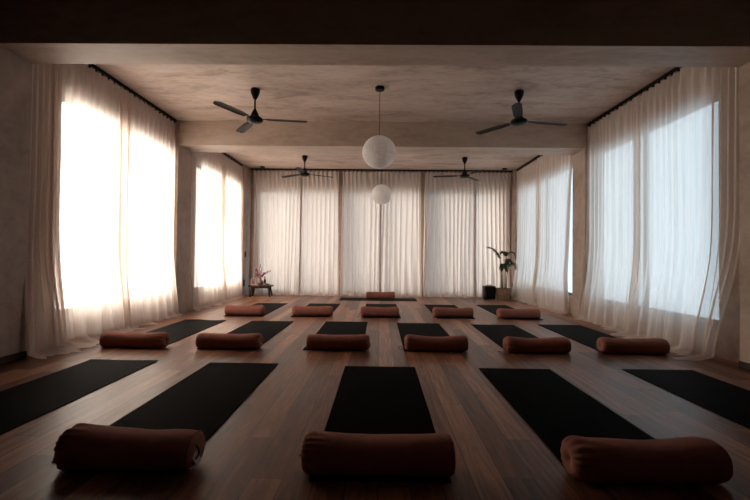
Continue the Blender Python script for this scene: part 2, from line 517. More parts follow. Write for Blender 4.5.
PL = -3.325
g = 'curtains of the left windows'
curtain('y', 3.80, 4.16, PL, 1, 'narrow gathered curtain at the near end of the near left window, beside the dark wall', g, 1,
        lam=0.075, amp=0.030, pool=0.11, flare=0.11, skirt=0.05, edge=0.006, e0=lambda t: -0.07*smoothstep(0.35, 1, t), e1=lambda t: 0.05*t)
curtain('y', 4.09, 5.36, PL, 1, 'wide sheer curtain over the first half of the near left window, brightly backlit', g, 2,
        amp=0.022, pool=0.10, flare=0.09, skirt=0.03, e0=lambda t: 0.02*t, e1=lambda t: -0.03*t)
curtain('y', 5.15, 6.57, PL, 1, 'sheer curtain over the far half of the near left window, ending at the pier', g, 3,
        amp=0.023, pool=0.09, flare=0.08)
curtain('y', 7.08, 8.66, PL, 1, 'backlit curtain over the near half of the far left window, beside the pier', g, 4,
        amp=0.022, pool=0.08, flare=0.07)
curtain('y', 8.52, 9.76, PL, 1, 'backlit curtain over the far half of the far left window, nearest the flower stool', g, 5,
        amp=0.022, pool=0.08, flare=0.07)
PR = 3.325
g = 'curtains of the right windows'
curtain('y', 3.81, 4.165, PR, -1, 'narrow curtain at the near end of the near right window with its foot swept back', g, 6,
        lam=0.085, amp=0.028, pool=0.12, flare=0.12, skirt=0.05, edge=0.006, e0=lambda t: 0.20*smoothstep(0.45, 1, t)**1.6, e1=lambda t: 0.09*smoothstep(0.5, 1, t))
curtain('y', 4.14, 5.43, PR, -1, 'wide sheer curtain over the middle of the near right window, trailing on the floor', g, 7,
        amp=0.024, pool=0.12, flare=0.11, skirt=0.04, edge=0.008, e0=lambda t: 0.09*smoothstep(0.5, 1, t))
curtain('y', 5.28, 6.63, PR, -1, 'sheer curtain over the far half of the near right window, ending at the pier', g, 8,
        amp=0.024, pool=0.07, flare=0.07, e1=lambda t: -0.03+0.10*smoothstep(0.5, 1, t))
curtain('y', 7.26, 8.76, PR, -1, 'bluish curtain at near end of far right window, beside bare sliver of glass', g, 9,
        amp=0.022, pool=0.07, flare=0.06, e0=lambda t: 0.10*smoothstep(0.2, 0.8, t)-0.12*smoothstep(0.75, 1, t)-0.12*(1-smoothstep(0, 0.3, t)))
curtain('y', 8.62, 10.04, PR, -1, 'bluish curtain at the far end of the far right window beside the potted palm', g, 10,
        amp=0.022, pool=0.08, flare=0.07)
g = 'curtains along the back wall'
PB = 10.20
for k, (a, b, lab) in enumerate([
        (-3.16, -1.97, 'back wall curtain behind the stool with red flowers, leftmost of the row'),
        (-2.00, -1.05, 'back wall curtain between the flower stool and the left gap, second from left'),
        (-0.95, 0.02, 'back wall curtain left of the two paper lanterns, right of the left gap'),
        (-0.01, 1.00, 'back wall curtain just right of the paper lanterns, left of the right gap'),
        (1.10, 2.36, 'back wall curtain just right of the right gap, second from the right corner'),
        (2.32, 3.22, 'back wall curtain in the right corner behind the black speaker and palm')]):
    curtain('x', a, b, PB, -1, lab, g, 20+k, lam=0.11, amp=0.026, pool=0.05, flare=0.06, cloth='linen_back',
            e0=(lambda t: -0.03*t) if k in (2, 4) else None, e1=(lambda t: 0.04*t) if k in (1, 3) else None)

# ------------------------------------------------------------------ yoga mats
def mat_mesh(w, l, seed, curl=0.0):
    bm = bmesh.new()
    nx, ny, th = 12, 36, 0.0055
    def zz(u, v):
        e = max(0.0, (abs(v-0.5)*2-0.90)/0.10)
        c = curl*(e**1.5)*(0.45+0.55*math.sin(u*7+seed)) if v > 0.5 else 0
        return 0.0012*(1+noise.noise(Vector((u*3, v*5, seed)))) + max(0, c)
    top, bot = [], []
    for j in range(ny+1):
        v = j/ny
        v = 0.5 + 0.5*math.copysign(1-(1-abs(2*v-1))**1.0, v-0.5)
        rt, rb = [], []
        for i in range(nx+1):
            u = i/nx
            dx = 0.002*noise.noise(Vector((v*6, u, seed+5)))
            x = (u-0.5)*w + dx; y = (v-0.5)*l + 0.003*noise.noise(Vector((u*4, v, seed+9)))
            z = zz(u, v)
            rt.append(bm.verts.new((x, y, z+th))); rb.append(bm.verts.new((x, y, z)))
        top.append(rt); bot.append(rb)
    for j in range(ny):
        for i in range(nx):
            bm.faces.new((top[j][i], top[j][i+1], top[j+1][i+1], top[j+1][i]))
            bm.faces.new((bot[j][i], bot[j+1][i], bot[j+1][i+1], bot[j][i+1]))
    for j in range(ny):
        bm.faces.new((top[j][0], top[j+1][0], bot[j+1][0], bot[j][0]))
        bm.faces.new((top[j][nx], bot[j][nx], bot[j+1][nx], top[j+1][nx]))
    for i in range(nx):
        bm.faces.new((top[0][i], bot[0][i], bot[0][i+1], top[0][i+1]))
        bm.faces.new((top[ny][i], top[ny][i+1], bot[ny][i+1], bot[ny][i]))
    return bm

def mat(cx, y0, y1, label, seed, rz=0.0, w=0.615, curl=0.0, group='black yoga mats laid in rows'):
    bm = mat_mesh(w, y1-y0, seed, curl)
    o = obj('yoga_mat', bm, M['mat'], None, label=label, cat='yoga mat', group=group)
    o.location = (cx, (y0+y1)/2, 0.0005); o.rotation_euler.z = rz
    return o

MATS = [
 (-2.315, 1.86, 3.73, 'black yoga mat cut by the left edge of the photo, nearest the left wall', 0.003, 0.004),
 (-1.205, 1.90, 3.69, 'black yoga mat behind the front bolster with the pale tag, left of centre', 0.004, 0),
 (0.010, 1.785, 3.635, 'black yoga mat in the front centre, behind the middle front bolster', 0, 0),
 (1.185, 1.84, 3.63, 'black yoga mat behind the right front bolster', 0, 0),
 (2.450, 1.78, 3.665, 'black yoga mat cut by the right edge of the photo, nearest the right wall', 0, 0),
 (-2.575, 4.24, 6.08, 'greyish lit yoga mat beside the near left curtains, behind the leftmost middle-row bolster', 0.0, 0.010),
 (-1.575, 4.23, 6.08, 'black yoga mat behind the second bolster from left in the middle row', 0, 0),
 (-0.480, 4.25, 6.11, 'black yoga mat behind the third bolster from left in the middle row', 0, 0),
 (0.565, 4.25, 6.05, 'black yoga mat just right of centre in the middle row, behind a bolster', 0, 0),
 (1.640, 4.24, 6.00, 'black yoga mat behind the second bolster from right in the middle row', 0, 0),
 (2.630, 4.26, 6.07, 'black yoga mat beside the near right curtains, behind the rightmost middle-row bolster', 0, 0),
 (-2.175, 6.52, 8.37, 'black yoga mat in front of the flower stool, behind the leftmost back-row bolster', 0, 0),
 (-1.110, 6.55, 8.40, 'black yoga mat behind the second back-row bolster from left', 0, 0),
 (0.035, 6.55, 8.46, 'black yoga mat in the centre of the back row, just before the crosswise mat', 0, 0),
 (1.225, 6.58, 8.44, 'black yoga mat behind the second back-row bolster from right', 0, 0),
 (2.290, 6.55, 8.52, 'black yoga mat nearest the potted palm, behind the rightmost back-row bolster', 0, 0),
]
for k, (cx, y0, y1, lab, rz, curl) in enumerate(MATS):
    mat(cx, y0, y1, lab, k+1, rz, curl=curl)
o = mat(-0.03, 9.27-0.865, 9.27+0.865, 'black yoga mat laid crosswise before the back curtains under a single bolster', 31, PI/2, w=0.60,
        group='black yoga mats laid in rows')
o.location.y = 9.40

# ------------------------------------------------------------------ bolsters
def bolster(cx, cy, label, seed, L_=0.67, rz=0.0, gather=-1, cord=True, tagged=False, tail=None, sag=0.010, hh=0.088, hd=0.108, z0=0.0085, taper=0.0):
    """lies along x; gather = -1/+1: which end is drawn together"""
    root = empty('bolster', (cx, cy, z0), rz, label=label, cat='bolster', group='rust bolsters on the yoga mats')
    h = L_/2
    prof = []                      # (x, radius factor)
    capL = [(0.012, 0.0), (0.006, 0.12), (-0.004, 0.30), (-0.008, 0.50), (-0.006, 0.66), (0.002, 0.80), (0.014, 0.90), (0.030, 0.965), (0.052, 1.0)]
    capR = [(0.006, 0.0), (0.004, 0.18), (0.001, 0.40), (0.000, 0.60), (0.004, 0.76), (0.012, 0.88), (0.026, 0.955), (0.048, 0.995)]
    a, b = (capL, capR) if gather < 0 else (capR, capL)
    prof += [(-h+x, r) for x, r in a]
    nb = 34
    x0 = -h+a[-1][0]; x1 = h-b[-1][0]
    prof += [(x0+(x1-x0)*k/nb, 1.0) for k in range(1, nb)]
    prof += [(h-x, r) for x, r in reversed(b)]
    nv = 64
    R = random.Random(seed)
    phs = [R.uniform(0, 6.28) for _ in range(8)]
    bm = bmesh.new()
    rings = []
    for (x, r) in prof:
        u = x/h
        ring = []
        dip = sag*(1-u*u)**2 + 0.004*noise.noise(Vector((u*2, seed, 0)))
        for k in range(nv if r > 0 else 1):
            th = 2*PI*k/nv
            c, s = math.cos(th), math.sin(th)
            e = 0.86
            cc = math.copysign(abs(c)**e, c); ss = math.copysign(abs(s)**e, s)
            # pleats radiating from the drawn end
            dg = (h + x) if gather < 0 else (h - x)
            do = (h - x) if gather < 0 else (h + x)
            wg = math.exp(-(max(0, dg-0.02)/0.050)**2) * min(1, r*1.6)
            wo = math.exp(-(max(0, do-0.01)/0.028)**2) * min(1, r*1.6)
            pl = 0.065*wg*math.sin(15*th+phs[0]+1.5*math.sin(3*th+phs[1])) + 0.02*wg*math.sin(31*th+phs[2])
            pl += 0.026*wo*math.sin(11*th+phs[3]+1.3*math.sin(2*th+phs[4]))
            wr = 0.026*noise.noise(Vector((u*3.2, c*1.2+seed*3, s*1.2))) + 0.010*noise.noise(Vector((u*14, c*2.0, s*2.0+seed)))
            # long diagonal creases
            cr = noise.noise(Vector((u*5+th*1.6, seed*7.0, th*2.5)))
            wr -= 0.050*max(0, cr-0.25)
            f = r*(1+pl+wr*min(1, r))
            y = hd*f*cc; z = hh + hh*f*ss*(1-taper*u)
            if z > hh: z -= dip*min(1, max(0, (z-hh)/hh))
            if z < 0.016: z = 0.016 - (0.016-z)*0.15 if z > -0.1 else z
            z = max(z-0.0135, 0.0) if z < 0.03 else z-0.0135
            ring.append(bm.verts.new((x, y, z)))
        rings.append(ring)
    for A, B in zip(rings, rings[1:]):
        for k in range(nv):
            k2 = (k+1) % nv
            if len(A) == 1: bm.faces.new((A[0], B[k], B[k2]))
            elif len(B) == 1: bm.faces.new((A[k], B[0], A[k2]))
            else: bm.faces.new((A[k], B[k], B[k2], A[k2]))
    obj('cover', bm, M['bolster'], root, smooth=True)
    # piped seam round the flat end
    so = -gather
    bm = bmesh.new()
    pts = []
    for k in range(49):
        th = 2*PI*k/48
        c, s = math.cos(th), math.sin(th)
        z = hh-0.0135+hh*0.885*math.copysign(abs(s)**0.86, s)
        pts.append((so*(h-0.0115), hd*0.885*math.copysign(abs(c)**0.86, c), max(0.003, z)))
    add_tube(bm, pts, 0.0028, 6)
    obj('seam', bm, M['bolster'], root, smooth=True)
    if cord:
        gx = gather*(h-0.006)
        t = tail or [(0.012, -0.012, 0.075), (0.030, -0.022, 0.040), (0.040, -0.030, 0.006), (0.062, -0.022, 0.004), (0.070, 0.004, 0.004)]
        bm = bmesh.new()
        add_tube(bm, catmull([(gx, 0, hh-0.012)] + [(gather*(h+a_), b_, c_) for a_, b_, c_ in t], 5), 0.0035, 6)
        obj('drawcord', bm, M['cord'], root, smooth=True, label='dark cord hanging from the gathered end')
    if tagged:
        bm = bmesh.new()
        gx = -gather*(h-0.004)
        m = Matrix.Translation((gx-gather*0.010, -0.035, 0.050)) @ Matrix.Rotation(0.35, 4, 'X') @ Matrix.Rotation(gather*0.45, 4, 'Y')
        add_box(bm, -0.0015, 0.0015, -0.020, 0.020, -0.026, 0.026, 0.0007, m)
        obj('tag', bm, M['tag'], root, label='pale woven tag')
        bm = bmesh.new()
        add_tube(bm, catmull([(gx, -0.02, 0.10), (gx-gather*0.020, -0.03, 0.085), (gx-gather*0.018, -0.035, 0.06), (gx, -0.05, 0.03)], 6), 0.004, 6)
        obj('loop', bm, M['cord'], root, smooth=True)
    return root

LOOP = [(0.010, -0.02, 0.05), (0.030, -0.03, 0.008), (0.062, -0.035, 0.006), (0.075, -0.02, 0.022), (0.055, -0.01, 0.034), (0.030, -0.02, 0.012)]
LONG = [(0.015, -0.03, 0.06), (0.030, -0.045, 0.020), (0.042, -0.07, -0.004), (0.052, -0.12, -0.004), (0.058, -0.15, -0.004)]
FLAT = [(0.012, -0.02, 0.03), (0.035, -0.04, 0.000), (0.065, -0.05, 0.002), (0.090, -0.045, 0.006)]
bolster(-1.130, 1.895, 'large rust bolster in the left foreground with a pale tag on its right end', 1, 0.615, -0.02, -1, cord=False, tagged=True, hh=0.084, hd=0.102, taper=0.13)
bolster(0.005, 1.885, 'rust bolster in the centre foreground, middle one of the front row', 2, 0.675, 0.0, -1, sag=0.014, tail=[(0.010, 0.0, 0.06), (0.020, 0.0, 0.058), (0.026, 0.0, 0.05)], hh=0.083, hd=0.1)
bolster(1.185, 1.865, 'rust bolster in the right foreground with a pleated left end', 3, 0.665, 0.018, -1, cord=False, sag=0.018, hh=0.087, hd=0.102)
bolster(-2.555, 4.29, 'rust bolster by the near left curtains, leftmost of the middle row', 4, 0.655, 0.0, 1, tail=[(0.01, -0.02, 0.10), (0.018, -0.02, 0.06), (0.016, -0.02, 0.03)], hh=0.08, hd=0.1)
bolster(-1.565, 4.30, 'rust bolster second from left in the middle row, right of the greyish mat', 5, 0.655, 0.0, 1, cord=False, hh=0.08, hd=0.1)
bolster(-0.430, 4.32, 'rust bolster third from left in the middle row, with a crease across its top', 6, 0.645, 0.0, 1, tail=[(0.01, -0.02, 0.07), (0.014, -0.03, 0.04), (0.012, -0.03, 0.02)], hh=0.08, hd=0.1)
bolster(0.600, 4.325, 'rust bolster just right of centre in the middle row, cord loop at its left end', 7, 0.645, 0.035, -1, tail=LOOP, sag=0.024, hh=0.083, hd=0.098)
bolster(1.640, 4.31, 'rust bolster second from right in the middle row, cord at its left end', 8, 0.655, 0.025, -1, tail=FLAT, sag=0.016, hh=0.081, hd=0.1)
bolster(2.635, 4.32, 'rust bolster by the near right curtains, rightmost of the middle row', 9, 0.665, 0.0, -1, cord=False, hh=0.081, hd=0.1)
bolster(-2.195, 6.70, 'rust bolster nearest the far left window, leftmost of the back row', 10, 0.62, 0.02, 1, cord=False, hh=0.082, hd=0.1)
bolster(-1.085, 6.72, 'rust bolster second from left in the back row', 11, 0.645, 0.0, -1, cord=False, hh=0.082, hd=0.1)
bolster(0.010, 6.72, 'rust bolster in the middle of the back row, trailing a cord from its left end', 12, 0.615, 0.0, -1, tail=LONG, hh=0.082, hd=0.1)
bolster(1.205, 6.76, 'rust bolster second from right in the back row, slightly askew', 13, 0.645, 0.045, -1, cord=False, hh=0.082, hd=0.1)
bolster(2.255, 6.71, 'rust bolster nearest the far right window, rightmost of the back row', 14, 0.665, 0.03, -1, cord=False, hh=0.082, hd=0.1)
bolster(0.020, 9.58, 'lone rust bolster on the crosswise mat before the back curtains', 15, 0.665, 0.0, 1, cord=False, hh=0.085, hd=0.1)

# ------------------------------------------------------------------ ceiling fans
def make_fan(loc, rz, label):
    root = empty('ceiling_fan', loc, rz, label=label, cat='ceiling fan', group='black ceiling fans')
    bm = add_lathe(bmesh.new(), [(0.0, 0.0), (0.050, 0.0), (0.060, -0.010), (0.060, -0.035), (0.052, -0.070), (0.036, -0.105), (0.024, -0.130), (0.018, -0.140), (0.0, -0.140)], 28, caps=False)
    obj('canopy', bm, M['black'], root, smooth=True)
    bm = add_lathe(bmesh.new(), [(0.0, -0.130), (0.0115, -0.130), (0.0115, -0.290), (0.0, -0.290)], 16, caps=False)
    obj('downrod', bm, M['black'], root, smooth=True)
    bm = add_lathe(bmesh.new(), [(0.0, -0.268), (0.018, -0.268), (0.026, -0.285), (0.040, -0.315), (0.052, -0.345), (0.060, -0.365), (0.088, -0.378), (0.104, -0.392), (0.106, -0.410), (0.096, -0.428), (0.070, -0.442), (0.030, -0.448), (0.0, -0.449)], 32, caps=False)
    obj('motor_housing', bm, M['black'], root, smooth=True)
    for k in range(3):
        bm = bmesh.new()
        # cambered blade with rounded tip
        nx, ny = 16, 6
        top, bot = [], []
        for i in range(nx+1):
            u = i/nx
            x = 0.15 + 0.53*u
            w = 0.042 + 0.016*smoothstep(0, 0.3, u)
            if u > 0.9: w *= math.sqrt(max(0.05, 1-((u-0.9)/0.1)**2*0.9))
            rt, rb = [], []
            for j in range(ny+1):
                v = j/ny*2-1
                z = -0.392 + v*w*0.10 - 0.008*(v*v) - 0.006*u
                rt.append(bm.verts.new((x, v*w, z+0.0015))); rb.append(bm.verts.new((x, v*w, z-0.0015)))
            top.append(rt); bot.append(rb)
        for i in range(nx):
            for j in range(ny):
                bm.faces.new((top[i][j], top[i+1][j], top[i+1][j+1], top[i][j+1]))
                bm.faces.new((bot[i][j], bot[i][j+1], bot[i+1][j+1], bot[i+1][j]))
            for j in (0, ny):
                bm.faces.new((top[i][j], bot[i][j], bot[i+1][j], top[i+1][j]))
        for i in (0, nx):
            for j in range(ny):
                bm.faces.new((top[i][j], top[i][j+1], bot[i][j+1], bot[i][j]))
        bl = obj('blade', bm, M['blade'], root, smooth=False)
        bl.rotation_euler.z = k*2*PI/3
        bm = bmesh.new()
        add_box(bm, 0.085, 0.20, -0.014, 0.014, -0.400, -0.394, 0.001)
        obj('blade_bracket', bm, M['black'], bl)
    return root

def copy_tree(o, parent=None):
    c = o.copy(); C.objects.link(c)
    if parent: c.parent = parent
    for ch in [x for x in list(C.objects) if x.parent == o]:
        copy_tree(ch, c)
    return c

f0 = make_fan((-1.655, 5.32, ZC), 0.10, 'black ceiling fan on the left between the two beams')
for loc, rz, lab in [((1.785, 5.33, ZC), 0.16, 'black ceiling fan on the right between the two beams'),
                     ((-1.655, 8.86, ZC), 0.5, 'smaller looking black fan at left behind the second beam'),
                     ((1.815, 8.90, ZC), 0.9, 'smaller looking black fan at right behind the second beam')]:
    f = copy_tree(f0); f.location = loc; f.rotation_euler.z = rz; f['label'] = lab

# ------------------------------------------------------------------ paper lanterns
def make_lantern(loc, zc, R_, label):
    root = empty('paper_lantern', loc, 0, label=label, cat='pendant lamp', group='white paper lanterns')
    bm = add_lathe(bmesh.new(), [(0.0, 0.0), (0.056, 0.0), (0.060, -0.004), (0.060, -0.034), (0.054, -0.042), (0.006, -0.044), (0.0, -0.044)], 28, caps=False)
    obj('ceiling_rose', bm, M['black'], root, smooth=False)
    zc = zc - loc[2]
    bm = bmesh.new(); add_tube(bm, [(0, 0, -0.04), (0.002, 0, zc*0.5), (0, 0, zc+R_+0.002)], 0.0035, 8)
    obj('cord', bm, M['black'], root, smooth=True)
    prof = []
    ribs = 17
    for k in range(ribs*6+1):
        a = -PI/2 + PI*k/(ribs*6)
        a = max(min(a, PI/2-0.16), -PI/2+0.16)
        rr = R_*(1-0.013*(1-abs(math.cos(PI*k/6)))**0.8*1.6) if True else R_
        prof.append((rr*math.cos(a), zc + rr*0.97*math.sin(a)))
    pr = []
    for p in prof:
        if not pr or (abs(p[0]-pr[-1][0])+abs(p[1]-pr[-1][1])) > 1e-5: pr.append(p)
    bm = bmesh.new()
    add_lathe(bm, pr, 48, caps=False)
    for v in bm.verts:       # slightly irregular hand-made globe
        d = Vector((v.co.x, v.co.y, v.co.z-zc))
        k = 1+0.012*noise.noise(d*9 + Vector((loc[1], 0, 0)))
        v.co = Vector((0, 0, zc)) + d*k
    obj('paper_shade', bm, M['paper'], root, smooth=True)
    bm = bmesh.new()
    zt = zc + R_*0.97*math.cos(0.16)
    add_tube(bm, [(-R_*0.16, 0, zt), (0, 0, zt+0.006), (R_*0.16, 0, zt)], 0.002, 6)
    add_tube(bm, [(0.0, 0, zt-0.07), (0.0, 0, zt+0.004)], 0.016, 10)
    obj('lamp_holder', bm, M['black'], root, smooth=True)
    return root
make_lantern((-0.025, 5.24, ZC), 2.310, 0.217, 'white paper globe lantern hanging between the beams, the nearer of two')
make_lantern((0.020, 8.93, ZC), 2.335, 0.222, 'white paper globe lantern hanging before the back curtains, the farther of two')

# ------------------------------------------------------------------ small ceiling and wall fittings
def spot(x, y, label):
    r = empty('ceiling_spotlight', (x, y, ZC), 0, label=label, cat='ceiling light', group='black ceiling spotlights')
    bm = add_lathe(bmesh.new(), [(0.0, 0.0), (0.062, 0.0), (0.064, -0.006), (0.060, -0.022), (0.050, -0.026), (0.046, -0.020), (0.0, -0.018)], 28, caps=False)
    obj('housing', bm, M['black'], r, smooth=False)
    bm = add_lathe(bmesh.new(), [(0.0, -0.0195), (0.040, -0.0205), (0.044, -0.0195), (0.0, -0.0185)], 20, caps=False)
    obj('lens', bm, M['bottle'], r, smooth=True)
spot(-2.90, 9.98, 'small black round ceiling fitting in the back left corner')
spot(3.00, 9.98, 'small black round ceiling fitting in the back right corner')

def plate(x, y, z, sgn, w, h, label, name, cat, rocker):
    r = empty(name, (x, y, z), 0, label=label, cat=cat)
    bm = box(*(sorted((0, -sgn*0.010))), -w/2, w/2, -h/2, h/2, bevel=0.003)
    obj('cover_plate', bm, M['plastic'], r)
    bm = bmesh.new()
    if rocker:
        add_box(bm, *(sorted((-sgn*0.009, -sgn*0.014))), -w*0.28, w*0.28, -h*0.32, h*0.32, bevel=0.002)
        obj('rocker', bm, M['plastic'], r)
    else:
        m = Matrix.Translation((-sgn*0.008, 0, 0)) @ Matrix.Rotation(-sgn*PI/2, 4, 'Y')
        add_lathe(bm, [(0.0, 0.004), (0.014, 0.004), (0.019, 0.006), (0.021, 0.005), (0.021, 0.0)], 20, caps=False)
        for v in bm.verts: v.co = m @ v.co
        obj('socket_insert', bm, M['plastic'], r)
plate(-XW, 9.96, 1.00, -1, 0.085, 0.13, 'black light switch on the wall above the flower stool', 'light_switch', 'light switch', True)
plate(-XW, 9.90, 0.31, -1, 0.09, 0.15, 'black wall socket low on the left wall beside the flower stool', 'wall_socket', 'socket', False)
plate(XW, 10.17, 0.30, 1, 0.09, 0.13, 'black wall socket low in the right corner behind the palm basket', 'wall_socket', 'socket', False)

# ------------------------------------------------------------------ stool with its things
SX, SY = -2.83, 9.80
st = empty('wooden_stool', (SX, SY, 0), 0.04, label='low dark wooden stool in the back left corner carrying a flower vase', cat='stool')
bm = box(-0.27, 0.27, -0.14, 0.14, 0.235, 0.27, bevel=0.008)
obj('seat', bm, M['stool'], st)
for sx in (-1, 1):
    for sy in (-1, 1):
        bm = bmesh.new()
        add_tube(bm, [(sx*0.235, sy*0.115, 0.0), (sx*0.185, sy*0.085, 0.238)], [0.020, 0.026], 12)
        for v in bm.verts:
            if v.co.z < 0.02: v.co.z = 0.0
        obj('leg', bm, M['stool'], st, smooth=True)
for sy in (-1, 1):
    bm = box(-0.19, 0.19, sy*0.088-0.010, sy*0.088+0.010, 0.195, 0.237, bevel=0.002)
    obj('apron', bm, M['stool'], st)
ZT = 0.27
# vase with red branches
vr = empty('flower_vase', (SX-0.03, SY+0.02, ZT), 0, label='round brown vase of red blossoming branches on the low stool', cat='vase')
bm = add_lathe(bmesh.new(), [(0.0, 0.0), (0.045, 0.0), (0.062, 0.018), (0.074, 0.050), (0.070, 0.085), (0.050, 0.112), (0.030, 0.126), (0.028, 0.142), (0.034, 0.150), (0.028, 0.150), (0.023, 0.140), (0.024, 0.125), (0.0, 0.120)], 28, caps=False)
obj('vessel', bm, M['vase'], vr, smooth=True)
BR = [[(0, 0, 0.13), (-0.01, 0, 0.24), (-0.02, -0.01, 0.36), (0.0, -0.01, 0.49)],
      [(0, 0, 0.13), (-0.03, 0.01, 0.22), (-0.07, 0.0, 0.31), (-0.10, 0.0, 0.37)],
      [(0, 0, 0.13), (0.05, 0, 0.21), (0.13, 0.0, 0.28), (0.235, -0.01, 0.335)],
      [(0, 0, 0.13), (0.03, -0.02, 0.20), (0.075, -0.03, 0.255), (0.11, -0.04, 0.29)],
      [(0, 0, 0.13), (-0.04, -0.03, 0.20), (-0.095, -0.03, 0.255)],
      [(0, 0, 0.13), (0.0, 0.03, 0.25), (0.02, 0.04, 0.40)]]
for bi, pts in enumerate(BR):
    P = catmull(pts, 6)
    bm = bmesh.new(); add_tube(bm, P, [0.0042*(1-0.6*i/len(P)) for i in range(len(P))], 6)
    b = obj('branch', bm, M['twig'], vr, smooth=True)
    bm = bmesh.new()
    for i, p in enumerate(P):
        if i < len(P)*0.28: continue
        for q in range(3):
            c = p + Vector((rnd.uniform(-1, 1), rnd.uniform(-1, 1), rnd.uniform(-1, 1)))*0.014
            rr = rnd.uniform(0.008, 0.014)
            # five-petalled little bloom
            ax = Vector((rnd.uniform(-1, 1), rnd.uniform(-1, 1), rnd.uniform(-0.2, 1))).normalized()
            t1 = ax.orthogonal().normalized(); t2 = ax.cross(t1)
            cv = bm.verts.new(c)
            ring = []
            for k in range(10):
                a = 2*PI*k/10
                rad = rr*(1.25 if k % 2 == 0 else 0.7)
                ring.append(bm.verts.new(c + (t1*math.cos(a)+t2*math.sin(a))*rad + ax*rr*0.5))
            for k in range(10):
                bm.faces.new((cv, ring[k], ring[(k+1) % 10]))
    obj('blossoms', bm, M['red'], b)
# bottle, picture frame, book and bowl
bo = empty('bottle', (SX+0.065, SY+0.07, ZT), 0, label='slim dark bottle on the stool just right of the vase', cat='bottle')
bm = add_lathe(bmesh.new(), [(0.0, 0.0), (0.026, 0.0), (0.029, 0.006), (0.029, 0.105), (0.024, 0.128), (0.013, 0.148), (0.012, 0.178), (0.0, 0.178)], 20, caps=False)
obj('body', bm, M['bottle'], bo, smooth=True)
bm = add_lathe(bmesh.new(), [(0.0, 0.176), (0.0145, 0.176), (0.0145, 0.198), (0.0, 0.200)], 16, caps=False)
obj('cap', bm, M['black'], bo)
pf = empty('picture_frame', (SX-0.205, SY+0.03, ZT), 0.12, label='small pale picture frame standing at the left end of the stool', cat='picture frame')
m = Matrix.Rotation(-0.16, 4, 'X')
bm = bmesh.new()
for r in ((-0.05, -0.04, 0, 0.15), (0.04, 0.05, 0, 0.15), (-0.04, 0.04, 0, 0.011), (-0.04, 0.04, 0.139, 0.15)):
    add_box(bm, r[0], r[1], -0.008, 0.008, r[2], r[3], mat=m)
for v in bm.verts: v.co.z += 0.0015
obj('border', bm, M['pframe'], pf)
bm = bmesh.new(); add_box(bm, -0.040, 0.040, -0.003, 0.005, 0.012, 0.138, mat=m)
obj('picture', bm, M['picture'], pf)
bm = bmesh.new(); add_box(bm, -0.012, 0.012, 0.030, 0.033, 0.0, 0.11, mat=Matrix.Rotation(0.16, 4, 'X'))
obj('stand', bm, M['pframe'], pf)
bk = empty('book', (SX-0.13, SY-0.085, ZT), 0.15, label='red book lying flat on the stool in front of the picture frame', cat='book')
bm = bmesh.new(); add_box(bm, -0.075, 0.075, -0.05, 0.05, 0.0, 0.0025); add_box(bm, -0.075, 0.075, -0.05, 0.05, 0.0195, 0.022); add_box(bm, -0.0775, -0.075, -0.05, 0.05, 0.0, 0.022)
obj('cover', bm, M['redbook'], bk)
bm = box(-0.074, 0.072, -0.047, 0.047, 0.0026, 0.0194)
obj('pages', bm, M['pages'], bk)
bw = empty('bowl', (SX+0.135, SY-0.02, ZT), 0, label='small shallow wooden bowl of red petals at the right of the stool', cat='bowl')
bm = add_lathe(bmesh.new(), [(0.0, 0.0), (0.040, 0.0), (0.062, 0.012), (0.075, 0.030), (0.071, 0.031), (0.058, 0.016), (0.036, 0.007), (0.0, 0.006)], 28, caps=False)
obj('dish', bm, M['woodlight'], bw, smooth=True)
bm = bmesh.new()
for k in range(46):
    a = rnd.uniform(0, 2*PI); q = 0.055*math.sqrt(rnd.random())
    c = Vector((q*math.cos(a), q*math.sin(a), 0.018+0.02*(1-q/0.055)+rnd.uniform(0, 0.006)))
    t1 = Vector((rnd.uniform(-1, 1), rnd.uniform(-1, 1), rnd.uniform(-0.4, 0.4))).normalized(); t2 = t1.orthogonal().normalized()
    vs = [bm.verts.new(c + t1*0.012*math.cos(x) + t2*0.008*math.sin(x) + Vector((0, 0, 0.003*abs(math.cos(x))))) for x in [k2*PI/3 for k2 in range(6)]]
    bm.faces.new(vs)
obj('petals', bm, M['red'], bw, kind='stuff')

# ------------------------------------------------------------------ palm in a basket, speaker, bag
PX, PY = 2.93, 9.78
pp = empty('potted_palm', (PX, PY, 0), 0, label='tall thin palm in a round woven basket in the back right corner', cat='potted plant')
bm = bmesh.new()
prof = []
rows = 13
for k in range(rows*4+1):
    t = k/(rows*4)
    r = 0.150+0.038*smoothstep(0, 0.75, t) + 0.006*math.cos(2*PI*k/4)
    prof.append((r, 0.265*t))
pin = [(r-0.014, z) for r, z in reversed(prof) if z > 0.18]
add_lathe(bm, [(0.0, 0.0)] + prof + pin + [(0.0, 0.19)], 44, caps=False)
for v in bm.verts:
    a = math.atan2(v.co.y, v.co.x)
    kx = 1+0.010*math.sin(22*a+PI*round(v.co.z/0.0204))
    v.co.x *= kx; v.co.y *= kx
obj('basket', bm, M['basket'], pp, smooth=True)
bm = add_lathe(bmesh.new(), [(0.0, 0.215), (0.09, 0.212), (0.168, 0.205), (0.168, 0.195), (0.0, 0.195)], 30, caps=False)
obj('soil', bm, M['soil'], pp)

